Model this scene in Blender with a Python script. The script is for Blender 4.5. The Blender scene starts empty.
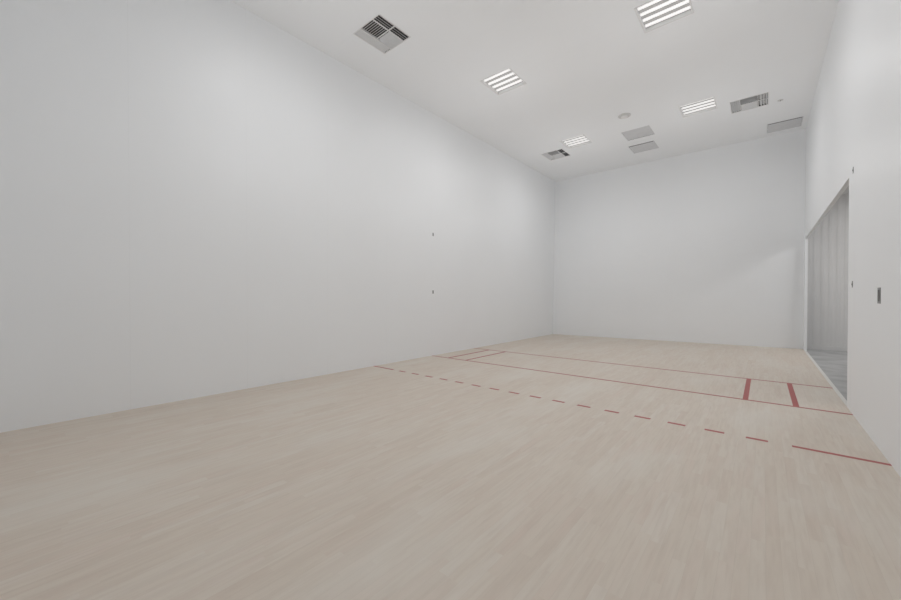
import bpy, bmesh, math
from mathutils import Vector

S = bpy.context.scene
COL = S.collection
FT = 0.3048
W, L, H = 20 * FT, 40 * FT, 5.136          # court width, length, ceiling height
# Court plan: x runs from the left wall (0) to the right wall (W); d = distance from the front wall, world Y = -d.

# ------------------------------------------------------------------ camera
cam_data = bpy.data.cameras.new('camera')
cam = bpy.data.objects.new('camera', cam_data); COL.objects.link(cam)
cam.location = (5.3587, -11.8423, 1.2531)
cam.rotation_euler = (math.pi / 2 - 0.0091, 0, 0.70086)
cam_data.sensor_width = 36; cam_data.lens = 370.21 / 901 * 36
cam_data.clip_start = 0.02
S.camera = cam

# ------------------------------------------------------------------ world, exposure
wd = bpy.data.worlds.new('world'); S.world = wd; wd.use_nodes = True
wd.node_tree.nodes['Background'].inputs[0].default_value = (0.8, 0.85, 0.9, 1)
wd.node_tree.nodes['Background'].inputs[1].default_value = 0.3
S.view_settings.view_transform = 'Standard'; S.view_settings.look = 'None'
S.view_settings.gamma = 1; S.view_settings.exposure = 0; S.view_settings.use_curve_mapping = False
S.cycles.max_bounces = 32; S.cycles.diffuse_bounces = 32; S.cycles.use_denoising = True
LAMP_W, FILL_W = 28.8, 10.8          # each troffer's downward beam; unseen fill lamp added below it
HALL_W = 41

# ------------------------------------------------------------------ helpers
def lin(c):
    return tuple(((v / 255 + .055) / 1.055) ** 2.4 if v / 255 > .04045 else v / 255 / 12.92 for v in c) + (1,)

def mat(name, rgb, rough=.6, metal=0, spec=.5, noise=0, nscale=8, emit=None, bump=0):
    m = bpy.data.materials.new(name); m.use_nodes = True
    nt = m.node_tree; b = nt.nodes['Principled BSDF']
    b.inputs['Roughness'].default_value = rough; b.inputs['Metallic'].default_value = metal
    b.inputs['Specular IOR Level'].default_value = spec
    b.inputs['Base Color'].default_value = (*rgb, 1)
    if noise or bump:
        tc = nt.nodes.new('ShaderNodeTexCoord')
        n = nt.nodes.new('ShaderNodeTexNoise'); n.inputs['Scale'].default_value = nscale; n.inputs['Detail'].default_value = 4
        nt.links.new(tc.outputs['Object'], n.inputs['Vector'])
        if noise:
            r = nt.nodes.new('ShaderNodeValToRGB')
            r.color_ramp.elements[0].position = .3; r.color_ramp.elements[1].position = .7
            r.color_ramp.elements[0].color = (*[v * (1 - noise) for v in rgb], 1)
            r.color_ramp.elements[1].color = (*[min(1, v * (1 + noise)) for v in rgb], 1)
            nt.links.new(n.outputs['Fac'], r.inputs['Fac']); nt.links.new(r.outputs[0], b.inputs['Base Color'])
        if bump:
            bp = nt.nodes.new('ShaderNodeBump'); bp.inputs['Strength'].default_value = bump; bp.inputs['Distance'].default_value = .002
            nt.links.new(n.outputs['Fac'], bp.inputs['Height']); nt.links.new(bp.outputs[0], b.inputs['Normal'])
    if emit:
        b.inputs['Emission Color'].default_value = (*emit[0], 1); b.inputs['Emission Strength'].default_value = emit[1]
    return m

class Graph:
    """short hand for building math node chains"""
    def __init__(s, m): s.nt = m.node_tree
    def v(s, op, a, b=None, c=None):
        n = s.nt.nodes.new('ShaderNodeMath'); n.operation = op
        for i, x in enumerate((a, b, c)):
            if x is None: continue
            if isinstance(x, (int, float)): n.inputs[i].default_value = x
            else: s.nt.links.new(x, n.inputs[i])
        return n.outputs[0]
    def vec(s, x, y, z=0.0):
        n = s.nt.nodes.new('ShaderNodeCombineXYZ')
        for i, q in enumerate((x, y, z)):
            if isinstance(q, (int, float)): n.inputs[i].default_value = q
            else: s.nt.links.new(q, n.inputs[i])
        return n.outputs[0]
    def white(s, vec):
        n = s.nt.nodes.new('ShaderNodeTexWhiteNoise'); n.noise_dimensions = '3D'; s.nt.links.new(vec, n.inputs['Vector'])
        return n.outputs['Value']
    def noise(s, vec, scale, detail=3):
        n = s.nt.nodes.new('ShaderNodeTexNoise'); n.inputs['Scale'].default_value = scale; n.inputs['Detail'].default_value = detail
        s.nt.links.new(vec, n.inputs['Vector']); return n.outputs['Fac']
    def mix(s, f, a, b):
        n = s.nt.nodes.new('ShaderNodeMix'); n.data_type = 'RGBA'
        for i, q in ((0, f), (6, a), (7, b)):
            if isinstance(q, (int, float, tuple)): n.inputs[i].default_value = q
            else: s.nt.links.new(q, n.inputs[i])
        return n.outputs[2]

WALL = (.860, .877, .894)
def wall_material(name, axis, rgb=WALL, pitch=4 * FT, phase=0.026, seam=.010):
    """smooth white court panels with hairline butt joints every four feet"""
    m = mat(name, rgb, rough=.42, spec=.4); g = Graph(m); nt = m.node_tree
    tc = nt.nodes.new('ShaderNodeTexCoord'); sp = nt.nodes.new('ShaderNodeSeparateXYZ')
    nt.links.new(tc.outputs['Object'], sp.inputs[0])
    p = g.v('DIVIDE', g.v('ADD', sp.outputs[axis], phase), pitch)
    dist = g.v('MULTIPLY', g.v('ABSOLUTE', g.v('SUBTRACT', g.v('FRACT', g.v('ADD', p, .5)), .5)), pitch)
    line = g.v('LESS_THAN', dist, .003)
    n = g.noise(tc.outputs['Object'], 1.1, 3)
    base = g.mix(n, (*[c * .985 for c in rgb], 1), (*[min(c * 1.015, 1) for c in rgb], 1))
    dark = g.mix(line, base, (*[c * (1 - seam * 3) for c in rgb], 1))
    b = nt.nodes['Principled BSDF']; nt.links.new(dark, b.inputs['Base Color'])
    bp = nt.nodes.new('ShaderNodeBump'); bp.inputs['Strength'].default_value = .12; bp.inputs['Distance'].default_value = .01
    nt.links.new(g.noise(tc.outputs['Object'], .9, 2), bp.inputs['Height']); nt.links.new(bp.outputs[0], b.inputs['Normal'])
    return m

def maple():
    m = mat('maple_floor', (.5, .45, .4), rough=.45, spec=.35); g = Graph(m); nt = m.node_tree
    tc = nt.nodes.new('ShaderNodeTexCoord'); sp = nt.nodes.new('ShaderNodeSeparateXYZ')
    nt.links.new(tc.outputs['Object'], sp.inputs[0]); x, y = sp.outputs[0], sp.outputs[1]
    sw = .0572
    xs = g.v('DIVIDE', x, sw); si = g.v('FLOOR', xs)
    off = g.white(g.vec(si, 3.7))
    ln = g.v('ADD', g.v('MULTIPLY', g.white(g.vec(si, 9.1)), .4), .42)
    ys = g.v('ADD', g.v('DIVIDE', y, ln), g.v('MULTIPLY', off, 7)); bi = g.v('FLOOR', ys)
    r1 = g.white(g.vec(si, bi, 1.3)); r2 = g.white(g.vec(si, bi, 8.3))
    ramp = nt.nodes.new('ShaderNodeValToRGB'); cr = ramp.color_ramp
    cols = [(0, (.640, .562, .486)), (.16, (.654, .580, .502)), (.5, (.666, .596, .517)), (.8, (.672, .606, .530)), (1, (.678, .616, .544))]
    cr.elements[0].position = 0; cr.elements[0].color = (*cols[0][1], 1)
    cr.elements[1].position = 1; cr.elements[1].color = (*cols[-1][1], 1)
    for p, c in cols[1:-1]:
        e = cr.elements.new(p); e.color = (*c, 1)
    nt.links.new(r1, ramp.inputs['Fac'])
    # long grain streaks, different on every board
    gv = g.vec(g.v('MULTIPLY', x, 45), g.v('ADD', g.v('MULTIPLY', y, 4.0), g.v('MULTIPLY', r2, 40)), r2)
    grain = g.noise(gv, 1, 4)
    pink = g.noise(g.vec(g.v('MULTIPLY', x, 9), g.v('ADD', g.v('MULTIPLY', y, 1.3), g.v('MULTIPLY', r1, 20)), 0.0), 1, 3)
    c = g.mix(g.v('MULTIPLY', g.v('SUBTRACT', pink, .48, ), 1.9, ), ramp.outputs[0], (.65, .535, .468, 1))
    nt.nodes[-1].clamp_factor = True
    c = g.mix(g.v('MULTIPLY', g.v('MAXIMUM', g.v('SUBTRACT', grain, .42), 0), 1.2), c, (.54, .455, .39, 1))
    # pale scuffed patches where the finish is worn
    sc = g.noise(g.vec(g.v('MULTIPLY', x, 1.6), g.v('MULTIPLY', y, .55)), 1, 5)
    c = g.mix(g.v('MULTIPLY', g.v('MAXIMUM', g.v('SUBTRACT', sc, .50), 0), 2.6), c, (.71, .675, .615, 1))
    # hairline joints
    ex = g.v('ABSOLUTE', g.v('SUBTRACT', g.v('FRACT', xs), .5)); jl = g.v('GREATER_THAN', ex, .488)
    c = g.mix(g.v('MULTIPLY', jl, .16), c, (.33, .28, .23, 1))
    b = nt.nodes['Principled BSDF']; nt.links.new(c, b.inputs['Base Color'])
    nt.links.new(g.v('ADD', .40, g.v('MULTIPLY', grain, .16)), b.inputs['Roughness'])
    return m

def concrete():
    m = mat('grey_concrete', (.35, .35, .35), rough=.55); g = Graph(m); nt = m.node_tree
    tc = nt.nodes.new('ShaderNodeTexCoord'); sp = nt.nodes.new('ShaderNodeSeparateXYZ')
    nt.links.new(tc.outputs['Object'], sp.inputs[0])
    n = g.noise(g.vec(g.v('MULTIPLY', sp.outputs[0], 1.6), g.v('MULTIPLY', sp.outputs[1], 1.5)), 1.6, 6)
    r = nt.nodes.new('ShaderNodeValToRGB'); r.color_ramp.elements[0].position = .36; r.color_ramp.elements[1].position = .66
    r.color_ramp.elements[0].color = (.33, .33, .33, 1); r.color_ramp.elements[1].color = (.46, .46, .46, 1)
    nt.links.new(n, r.inputs[0]); nt.links.new(r.outputs[0], nt.nodes['Principled BSDF'].inputs['Base Color'])
    return m

def box(bm, x0, x1, y0, y1, z0, z1):
    v = [bm.verts.new(p) for p in ((x0,y0,z0),(x1,y0,z0),(x1,y1,z0),(x0,y1,z0),(x0,y0,z1),(x1,y0,z1),(x1,y1,z1),(x0,y1,z1))]
    for f in ((3,2,1,0),(4,5,6,7),(0,1,5,4),(1,2,6,5),(2,3,7,6),(3,0,4,7)): bm.faces.new([v[i] for i in f])

def hexa(bm, pts):
    """box from eight given corners: bottom four then top four"""
    v = [bm.verts.new(p) for p in pts]
    for f in ((3,2,1,0),(4,5,6,7),(0,1,5,4),(1,2,6,5),(2,3,7,6),(3,0,4,7)): bm.faces.new([v[i] for i in f])

def ring(bm, hx, hy, w, z0, z1):
    """rectangular frame of bar width w, outer half sizes hx, hy"""
    box(bm, -hx, hx, hy - w, hy, z0, z1); box(bm, -hx, hx, -hy, -hy + w, z0, z1)
    box(bm, -hx, -hx + w, -hy + w, hy - w, z0, z1); box(bm, hx - w, hx, -hy + w, hy - w, z0, z1)

def lathe(bm, prof, n=32, axis='z'):
    rings = []
    for r, z in prof:
        ps = []
        for k in range(n):
            a = 2 * math.pi * k / n
            p = (r * math.cos(a), r * math.sin(a), z) if axis == 'z' else (z, r * math.cos(a), r * math.sin(a))
            ps.append(bm.verts.new(p))
        rings.append(ps)
    for a, b in zip(rings, rings[1:]):
        for k in range(n): bm.faces.new((a[k], a[(k+1) % n], b[(k+1) % n], b[k]))
    bm.faces.new(rings[0]); bm.faces.new(rings[-1])

def obj(name, bm, m, parent=None, bevel=0, smooth=False):
    bmesh.ops.recalc_face_normals(bm, faces=bm.faces)
    me = bpy.data.meshes.new(name); bm.to_mesh(me); bm.free(); me.materials.append(m)
    if smooth:
        for p in me.polygons: p.use_smooth = True
    o = bpy.data.objects.new(name, me); COL.objects.link(o)
    if parent: o.parent = parent
    if bevel:
        b = o.modifiers.new('bevel', 'BEVEL'); b.width = bevel; b.segments = 2; b.limit_method = 'ANGLE'
    return o

def struct(name, bm, m, **k):
    o = obj(name, bm, m, **k); o['kind'] = 'structure'; return o

def thing(name, label, cat, loc, rot=(0, 0, 0), group=None):
    o = bpy.data.objects.new(name, None); COL.objects.link(o); o.empty_display_size = .1
    o.location = loc; o.rotation_euler = rot; o['label'] = label; o['category'] = cat
    if group: o['group'] = group
    return o

def dup(root, loc, label, rot=None):
    r = root.copy(); COL.objects.link(r); r.location = loc; r['label'] = label
    if rot: r.rotation_euler = rot
    for ch in list(root.children):
        c = ch.copy(); COL.objects.link(c); c.parent = r
        for gch in ch.children:
            d = gch.copy(); COL.objects.link(d); d.parent = c
    return r

# ------------------------------------------------------------------ materials
M_left = wall_material('white_panel_side', 1)
M_front = wall_material('white_panel_front', 0, seam=.003)
M_ceil = wall_material('white_ceiling', 1, rgb=(.915, .932, .950), seam=.008)
M_ceil.node_tree.nodes['Principled BSDF'].inputs['Roughness'].default_value = .8
M_floor = maple()
M_conc = concrete()
M_red = mat('red_line_paint', (.40, .090, .083), rough=.45, noise=.06, nscale=30)
M_sill = mat('pale_threshold', (.72, .71, .68), rough=.4, noise=.03)
M_hall = mat('passage_wall_paint', (.66, .655, .65), rough=.6, noise=.02, nscale=2)
M_white_metal = mat('white_enamel', (.80, .80, .80), rough=.4, noise=.02)
M_pan = mat('troffer_pan', (.62, .62, .625), rough=.6, noise=.02)
M_tube = mat('fluorescent_lens', (.9, .9, .9), rough=.5, emit=((1, 1, 1), .5), noise=.01)
M_blade = mat('white_blade', (.76, .77, .78), rough=.5, noise=.04)
M_plenum = mat('dark_duct', (.08, .08, .08), rough=.9, noise=.1)
M_return = mat('return_grille_paint', (.70, .71, .73), rough=.6, noise=.03)
M_detector = mat('detector_plastic', (.66, .66, .66), rough=.5, noise=.02)
M_steel = mat('dull_steel', (.30, .30, .30), rough=.5, metal=.3, noise=.1, nscale=40)
M_dark = mat('dark_recess', (.14, .14, .14), rough=.8, noise=.1)

# ------------------------------------------------------------------ fixtures' places: (x centre, distance from front wall)
LIGHTS = [(1.745, 6.075), (4.31, 6.105), (4.315, 2.735), (1.75, 2.69), (1.745, 9.45), (4.31, 9.45)]
VENTS = [(1.015, 8.267), (1.01, 2.21), (5.125, 2.262)]
RETURNS = [(3.065, 2.21), (2.965, 1.225), (5.705, .535)]
HL, HV, HR = .293, .290, .290       # half sizes of the ceiling cut-outs

# ------------------------------------------------------------------ shell
# floor
bm = bmesh.new(); box(bm, -.05, W, -L, .45, -.05, 0)
floor = struct('floor', bm, M_floor)

def mark(name, x0, x1, d0, d1):
    bm = bmesh.new(); box(bm, x0, x1, -d1, -d0, 0, .0008); return obj(name, bm, M_red, floor)
lw = .022
mark('short_line', 0, W, 20*FT - lw, 20*FT + lw)
mark('service_line', 0, W, 15*FT - lw + .03, 15*FT + lw + .03)
for xc in (.448, 5.657): mark('service_box_line', xc - .027, xc + .027, 15*FT + lw + .03, 20*FT - lw)
for xc in (.893, 5.203): mark('drive_line', xc - .027, xc + .027, 15*FT + lw + .03, 20*FT - lw)
rd = 25*FT + .012
mark('receiving_line_end', 0, 1.75*FT, rd - lw, rd + lw); mark('receiving_line_end', W - 1.75*FT - .010, W, rd - lw, rd + lw)
for k in range(16):
    a = 1.75*FT + .5*FT*(2*k + 1); mark('receiving_line_dash', a - .008, a + .5*FT - .010, rd - lw, rd + lw)

# left wall, back wall
bm = bmesh.new(); box(bm, -.15, 0, -L - .15, .45, 0, H); struct('wall_left', bm, M_left)
bm = bmesh.new(); box(bm, 0, W, -L - .15, -L, 0, H); struct('wall_back', bm, M_front)
# front wall, a shade out of square as built
bm = bmesh.new(); N = 16
g = [[bm.verts.new((W * i / N, (-.18 + .51 * i / N) * (1 - j / N) + .02 * i / N * j / N, H * j / N)) for j in range(N + 1)] for i in range(N + 1)]
for i in range(N):
    for j in range(N): bm.faces.new((g[i][j], g[i+1][j], g[i+1][j+1], g[i][j+1]))
back = [bm.verts.new(p) for p in ((0, .45, 0), (W, .45, 0), (W, .45, H), (0, .45, H))]; bm.faces.new(back)
o = struct('wall_front', bm, M_front)
for k in range(N * N): o.data.polygons[k].use_smooth = True
# right wall with the wide opening to the passage
T, O0, O1, OZ = .05, -.02, 5.73, 2.60
bm = bmesh.new()
box(bm, W, W + T, -L - .15, -O1, 0, H); box(bm, W, W + T, -O1, -O0 , OZ, H); box(bm, W, W + T, -O0, .45, 0, H)
bmesh.ops.remove_doubles(bm, verts=bm.verts, dist=1e-5)
struct('wall_right', bm, M_left)
# threshold strip in the opening
bm = bmesh.new(); box(bm, W, W + .04, -O1, .33, -.05, .004); struct('trim_threshold', bm, M_sill)

# ceiling with the cut-outs for troffers, diffusers and grilles
def ceiling():
    holes = [(x - HL, x + HL, -d - HL, -d + HL) for x, d in LIGHTS] + [(x - HV, x + HV, -d - HV, -d + HV) for x, d in VENTS] \
          + [(x - HR, x + HR, -d - HR, -d + HR) for x, d in RETURNS]
    xs = sorted({-.15, W + T, *[h[0] for h in holes], *[h[1] for h in holes]})
    ys = sorted({-L - .15, .45, *[h[2] for h in holes], *[h[3] for h in holes]})
    bm = bmesh.new(); vb, vt = {}, {}
    for i, x in enumerate(xs):
        for j, y in enumerate(ys):
            vb[i, j] = bm.verts.new((x, y, H)); vt[i, j] = bm.verts.new((x, y, H + .02))
    cell = {}
    for i in range(len(xs) - 1):
        for j in range(len(ys) - 1):
            cx, cy = (xs[i] + xs[i+1]) / 2, (ys[j] + ys[j+1]) / 2
            cell[i, j] = not any(h[0] < cx < h[1] and h[2] < cy < h[3] for h in holes)
    for (i, j), on in cell.items():
        if not on: continue
        for vv in (vb, vt): bm.faces.new((vv[i, j], vv[i+1, j], vv[i+1, j+1], vv[i, j+1]))
        for di, dj, a, b in ((-1,0,(i,j),(i,j+1)), (1,0,(i+1,j),(i+1,j+1)), (0,-1,(i,j),(i+1,j)), (0,1,(i,j+1),(i+1,j+1))):
            if not cell.get((i + di, j + dj), False):
                bm.faces.new((vb[a], vb[b], vt[b], vt[a]))
    bmesh.ops.delete(bm, geom=[v for v in bm.verts if not v.link_faces], context='VERTS')
    struct('ceiling', bm, M_ceil)
ceiling()

# passage beyond the opening
PX, PZ = 8.6, 3.6
bm = bmesh.new(); box(bm, W + .04, PX, -7.5, .55, -.05, 0); struct('floor', bm, M_conc)
bm = bmesh.new()                                   # ribbed end wall
n, x, p = 0, W + T, .13
vs = []
while x < PX:
    for dx, dy in ((0, 0), (.045, 0), (.06, .007), (.115, .007)): vs.append((x + dx, dy))
    x += p
lo = [bm.verts.new((a, .47 + b, 0)) for a, b in vs]; hi = [bm.verts.new((a, .47 + b, PZ)) for a, b in vs]
lo2 = [bm.verts.new((vs[-1][0], .55, 0)), bm.verts.new((vs[0][0], .55, 0))]; hi2 = [bm.verts.new((vs[-1][0], .55, PZ)), bm.verts.new((vs[0][0], .55, PZ))]
A, B = lo + lo2, hi + hi2
for k in range(len(A)): bm.faces.new((A[k], A[(k+1) % len(A)], B[(k+1) % len(A)], B[k]))
bm.faces.new(A); bm.faces.new(B)
struct('wall_passage_end', bm, M_hall)
bm = bmesh.new(); box(bm, PX, PX + .1, -7.5, .55, 0, PZ); struct('wall_passage_side', bm, M_hall)
bm = bmesh.new(); box(bm, W + T, PX + .1, -7.6, -7.5, 0, PZ); struct('wall_passage_near', bm, M_hall)
bm = bmesh.new(); box(bm, W + T, PX + .1, -7.6, .55, PZ, PZ + .05); struct('ceiling', bm, M_hall)
bm = bmesh.new(); box(bm, W + T, PX, .445, .47, 0, .09); struct('baseboard_passage', bm, M_hall)

# ------------------------------------------------------------------ troffers
def add_lamp(loc, watts, name):
    ld = bpy.data.lights.new(name, 'SPOT'); ld.energy = watts; ld.spot_size = math.pi; ld.spot_blend = .8
    ld.shadow_soft_size = 0.0; ld.color = (1, 1, 1)
    lo = bpy.data.objects.new(name, ld); COL.objects.link(lo); lo.location = loc; return lo

def make_troffer(x, d, label):
    t = thing('troffer_light', label, 'ceiling light', (x, -d, H), group='square troffer lights in the ceiling')
    bm = bmesh.new(); ring(bm, HL + .012, HL + .012, .018, -.006, .003); obj('frame', bm, M_white_metal, t, bevel=.002)
    dp = .044
    bm = bmesh.new()
    s = HL - .006
    box(bm, -s, s, -s, s, dp, dp + .006)
    obj('reflector_pan', bm, M_pan, t)
    bm = bmesh.new(); ring(bm, s, s, .003, 0, dp - .0005); obj('side_rim', bm, M_white_metal, t)
    for k in range(4):                                  # four lit lenses, each a shallow half round bar
        yc = (k - 1.5) * .138 + .014; n = 10; w, h = .031, .012
        bm = bmesh.new(); ends = []
        for xx in (-s + .01, s - .01):
            ends.append([bm.verts.new((xx, yc - w * math.cos(math.pi * i / n), dp - .0005 - h * math.sin(math.pi * i / n))) for i in range(n + 1)])
        a, b = ends
        for i in range(n): bm.faces.new((a[i], a[i+1], b[i+1], b[i]))
        bm.faces.new((a[0], a[n], b[n], b[0])); bm.faces.new(a); bm.faces.new(b)
        obj('lamp_lens', bm, M_tube, t)
    return t
LL = ['lit square troffer light left of centre, nearest to the largest-looking diffuser',
      'lit square troffer light cut by the top edge of the photo',
      'lit square troffer light on the right, between the two white patches and the right-hand diffuser',
      'small far lit troffer light beside the diffuser in the front left corner',
      'lit troffer light overhead on the left, behind the camera view',
      'lit troffer light straight over the camera on the right']
LL[2] = 'lit square troffer light on the right half of the ceiling, next to the right-hand diffuser'
t0 = make_troffer(*LIGHTS[0], LL[0])
for (x, d), lb in list(zip(LIGHTS, LL))[1:]: dup(t0, (x, -d, H), lb)
for x, d in LIGHTS:
    add_lamp((x, -d, H - .02), LAMP_W, 'troffer_lamp')
    gl = bpy.data.lights.new('ceiling_fill', 'POINT'); gl.energy = FILL_W; gl.shadow_soft_size = 0  # added fill lamp without a fixture, in mid-air, to brighten the ceiling
    go = bpy.data.objects.new('ceiling_fill', gl); COL.objects.link(go); go.location = (x, -d, H - 1.6)
pl = bpy.data.lights.new('passage_lamp', 'AREA'); pl.shape = 'RECTANGLE'; pl.size = 1.0; pl.size_y = 2.4; pl.energy = HALL_W
po = bpy.data.objects.new('passage_lamp', pl); COL.objects.link(po); po.location = (7.9, -1.6, PZ - .03)

# ------------------------------------------------------------------ supply diffusers with four banks of blades
def blades(bm, x0, x1, y0, y1, along, sgn, pitch=.036):
    """slanted blades filling a rectangle; lower edges lean towards sgn on the crossing axis"""
    h, th = .034, .006
    if along == 'y':
        n = round((x1 - x0) / pitch); st = (x1 - x0) / n
        for k in range(n):
            c = x0 + (k + .5) * st; a, b = c + sgn * h / 2, c - sgn * h / 2
            hexa(bm, [(a, y0, 0), (a + th, y0, 0), (a + th, y1, 0), (a, y1, 0), (b, y0, h), (b + th, y0, h), (b + th, y1, h), (b, y1, h)])
    else:
        n = round((y1 - y0) / pitch); st = (y1 - y0) / n
        for k in range(n):
            c = y0 + (k + .5) * st; a, b = c + sgn * h / 2, c - sgn * h / 2
            hexa(bm, [(x0, a, 0), (x1, a, 0), (x1, a + th, 0), (x0, a + th, 0), (x0, b, h), (x1, b, h), (x1, b + th, h), (x0, b + th, h)])

def make_vent(x, d, label):
    t = thing('air_diffuser', label, 'air vent', (x, -d, H), group='square four-way supply diffusers')
    bm = bmesh.new(); ring(bm, HV + .012, HV + .012, .016, -.005, .002); ring(bm, HV - .001, HV - .001, .003, .002, .034); obj('frame', bm, M_white_metal, t, bevel=.002)
    s, q = HV - .006, .140
    bm = bmesh.new()
    box(bm, -s, s, -s, s, .16, .165)
    for a in ((-s, s, s - .002, s), (-s, s, -s, -s + .002), (-s, -s + .002, -s, s), (s - .002, s, -s, s)): box(bm, *a, .004, .16)
    obj('duct_box', bm, M_plenum, t)
    bm = bmesh.new()
    box(bm, -q - .006, -q + .006, -s, s, -.002, .012); box(bm, q - .006, q + .006, -s, s, -.002, .012)
    box(bm, -q, s, -.005, .007, -.002, .012)
    obj('divider', bm, M_white_metal, t)
    for a in ((q + .012, s - .008, -s + .004, -.01, 'y', 1), (-s + .004, -q - .008, -s + .004, s - .004, 'y', -1),
              (-q + .01, q - .01, -s + .022, -.014, 'x', -1), (-q + .01, q - .01, .046, s - .006, 'x', 1)):
        bm = bmesh.new(); blades(bm, *a); 
        if a[0] > 0: blades(bm, a[0], a[1], .012, s - .004, 'y', 1)   # the same bank beyond the cross bar
        obj('blade_bank', bm, M_blade, t)
    return t
v0 = make_vent(*VENTS[0], 'largest-looking ceiling diffuser with dark slanted blades, near the top left')
dup(v0, (VENTS[1][0], -VENTS[1][1], H), 'small far ceiling diffuser in the front left corner, beside a lit troffer')
dup(v0, (VENTS[2][0], -VENTS[2][1], H), 'ceiling diffuser at the right, with its dark near half beside a lit troffer')

# ------------------------------------------------------------------ return grilles
def make_return(x, d, label, gap):
    t = thing('return_grille', label, 'air vent', (x, -d, H), group='flat grey return grilles')
    bm = bmesh.new(); ring(bm, HR + .010, HR + .010, .018, -.004, .002); obj('frame', bm, M_return, t, bevel=.0015)
    s = HR - .008
    bm = bmesh.new(); box(bm, -s, s, -s, s, .10, .105)
    for a in ((-s, s, s - .002, s), (-s, s, -s, -s + .002), (-s, -s + .002, -s, s), (s - .002, s, -s, s)): box(bm, *a, .002, .10)
    obj('duct_box', bm, M_plenum, t)
    bm = bmesh.new()
    y = -s + gap
    while y < s - .012:                                  # broad blades that lean towards the front wall
        hexa(bm, [(-s, y + .020, 0), (s, y + .020, 0), (s, y + .0216, 0), (-s, y + .0216, 0), (-s, y, .012), (s, y, .012), (s, y + .0016, .012), (-s, y + .0016, .012)])
        y += .0195
    obj('blade_bank', bm, M_return, t)
    return t
make_return(*RETURNS[0], 'flat grey return grille in mid ceiling, nearer the camera of the middle pair', .004)
make_return(*RETURNS[1], 'flat grey return grille in mid ceiling, nearer the front wall of the middle pair', .075)
make_return(*RETURNS[2], 'flat grey return grille in the front right corner of the ceiling', .075)

# ------------------------------------------------------------------ round detector and sprinkler cover
t = thing('smoke_detector', 'small round pale disc on the ceiling above the middle pair of grilles', 'smoke detector', (3.065, -3.34, H))
bm = bmesh.new(); lathe(bm, [(.125, 0), (.125, -.010), (.112, -.018), (.08, -.018), (.078, -.014)]); obj('base_ring', bm, M_detector, t)
bm = bmesh.new(); lathe(bm, [(.072, -.013), (.070, -.034), (.058, -.042), (.02, -.044)]); obj('sensor_cap', bm, M_white_metal, t)
t = thing('sprinkler_cover', 'tiny round cover on the ceiling between the right-hand diffuser and the right wall', 'sprinkler cover', (5.60, -2.02, H))
bm = bmesh.new(); lathe(bm, [(.045, 0), (.045, -.004), (.038, -.008), (.012, -.010)]); obj('cover_plate', bm, M_detector, t)
bm = bmesh.new(); lathe(bm, [(.010, -.009), (.010, -.018), (.006, -.021)], 16); obj('sprinkler_tip', bm, M_steel, t)

# ------------------------------------------------------------------ net anchors on both side walls, level with the short line
def make_anchor(loc, label, rz):
    t = thing('net_anchor', label, 'wall anchor', loc, (0, 0, rz), group='metal net anchors on the side walls')
    bm = bmesh.new(); box(bm, 0, .003, -.018, .018, -.035, .035); obj('anchor_plate', bm, M_steel, t, bevel=.0015)
    bm = bmesh.new(); lathe(bm, [(.012, .003), (.012, .006), (.008, .006), (.008, .0035)], 20, 'x'); obj('socket', bm, M_dark, t)
    for z in (-.027, .027):
        bm = bmesh.new(); lathe(bm, [(.004, .003), (.004, .0045), (.002, .005)], 12, 'x'); o = obj('screw', bm, M_steel, t); o.location.z = z
    return t
a0 = make_anchor((0, -6.066, 2.572), 'upper small metal anchor plate on the left wall', 0)
dup(a0, (0, -6.068, 1.352), 'lower small metal anchor plate on the left wall')
dup(a0, (W, -5.985, 2.615), 'upper small metal anchor plate on the right wall, beside the opening', (0, 0, math.pi))
dup(a0, (W, -6.0, 1.386), 'lower small metal anchor plate on the right wall, beside the opening', (0, 0, math.pi))

# flush plate on the right wall
t = thing('wall_plate', 'upright grey metal plate on the right wall, nearest the camera', 'wall plate', (W, -7.21, 1.262), (0, 0, math.pi))
bm = bmesh.new(); box(bm, 0, .004, -.048, .048, -.066, .066); obj('plate', bm, M_steel, t, bevel=.002)
bm = bmesh.new(); box(bm, .004, .005, -.030, .030, -.048, .048); obj('cup_recess', bm, M_dark, t)
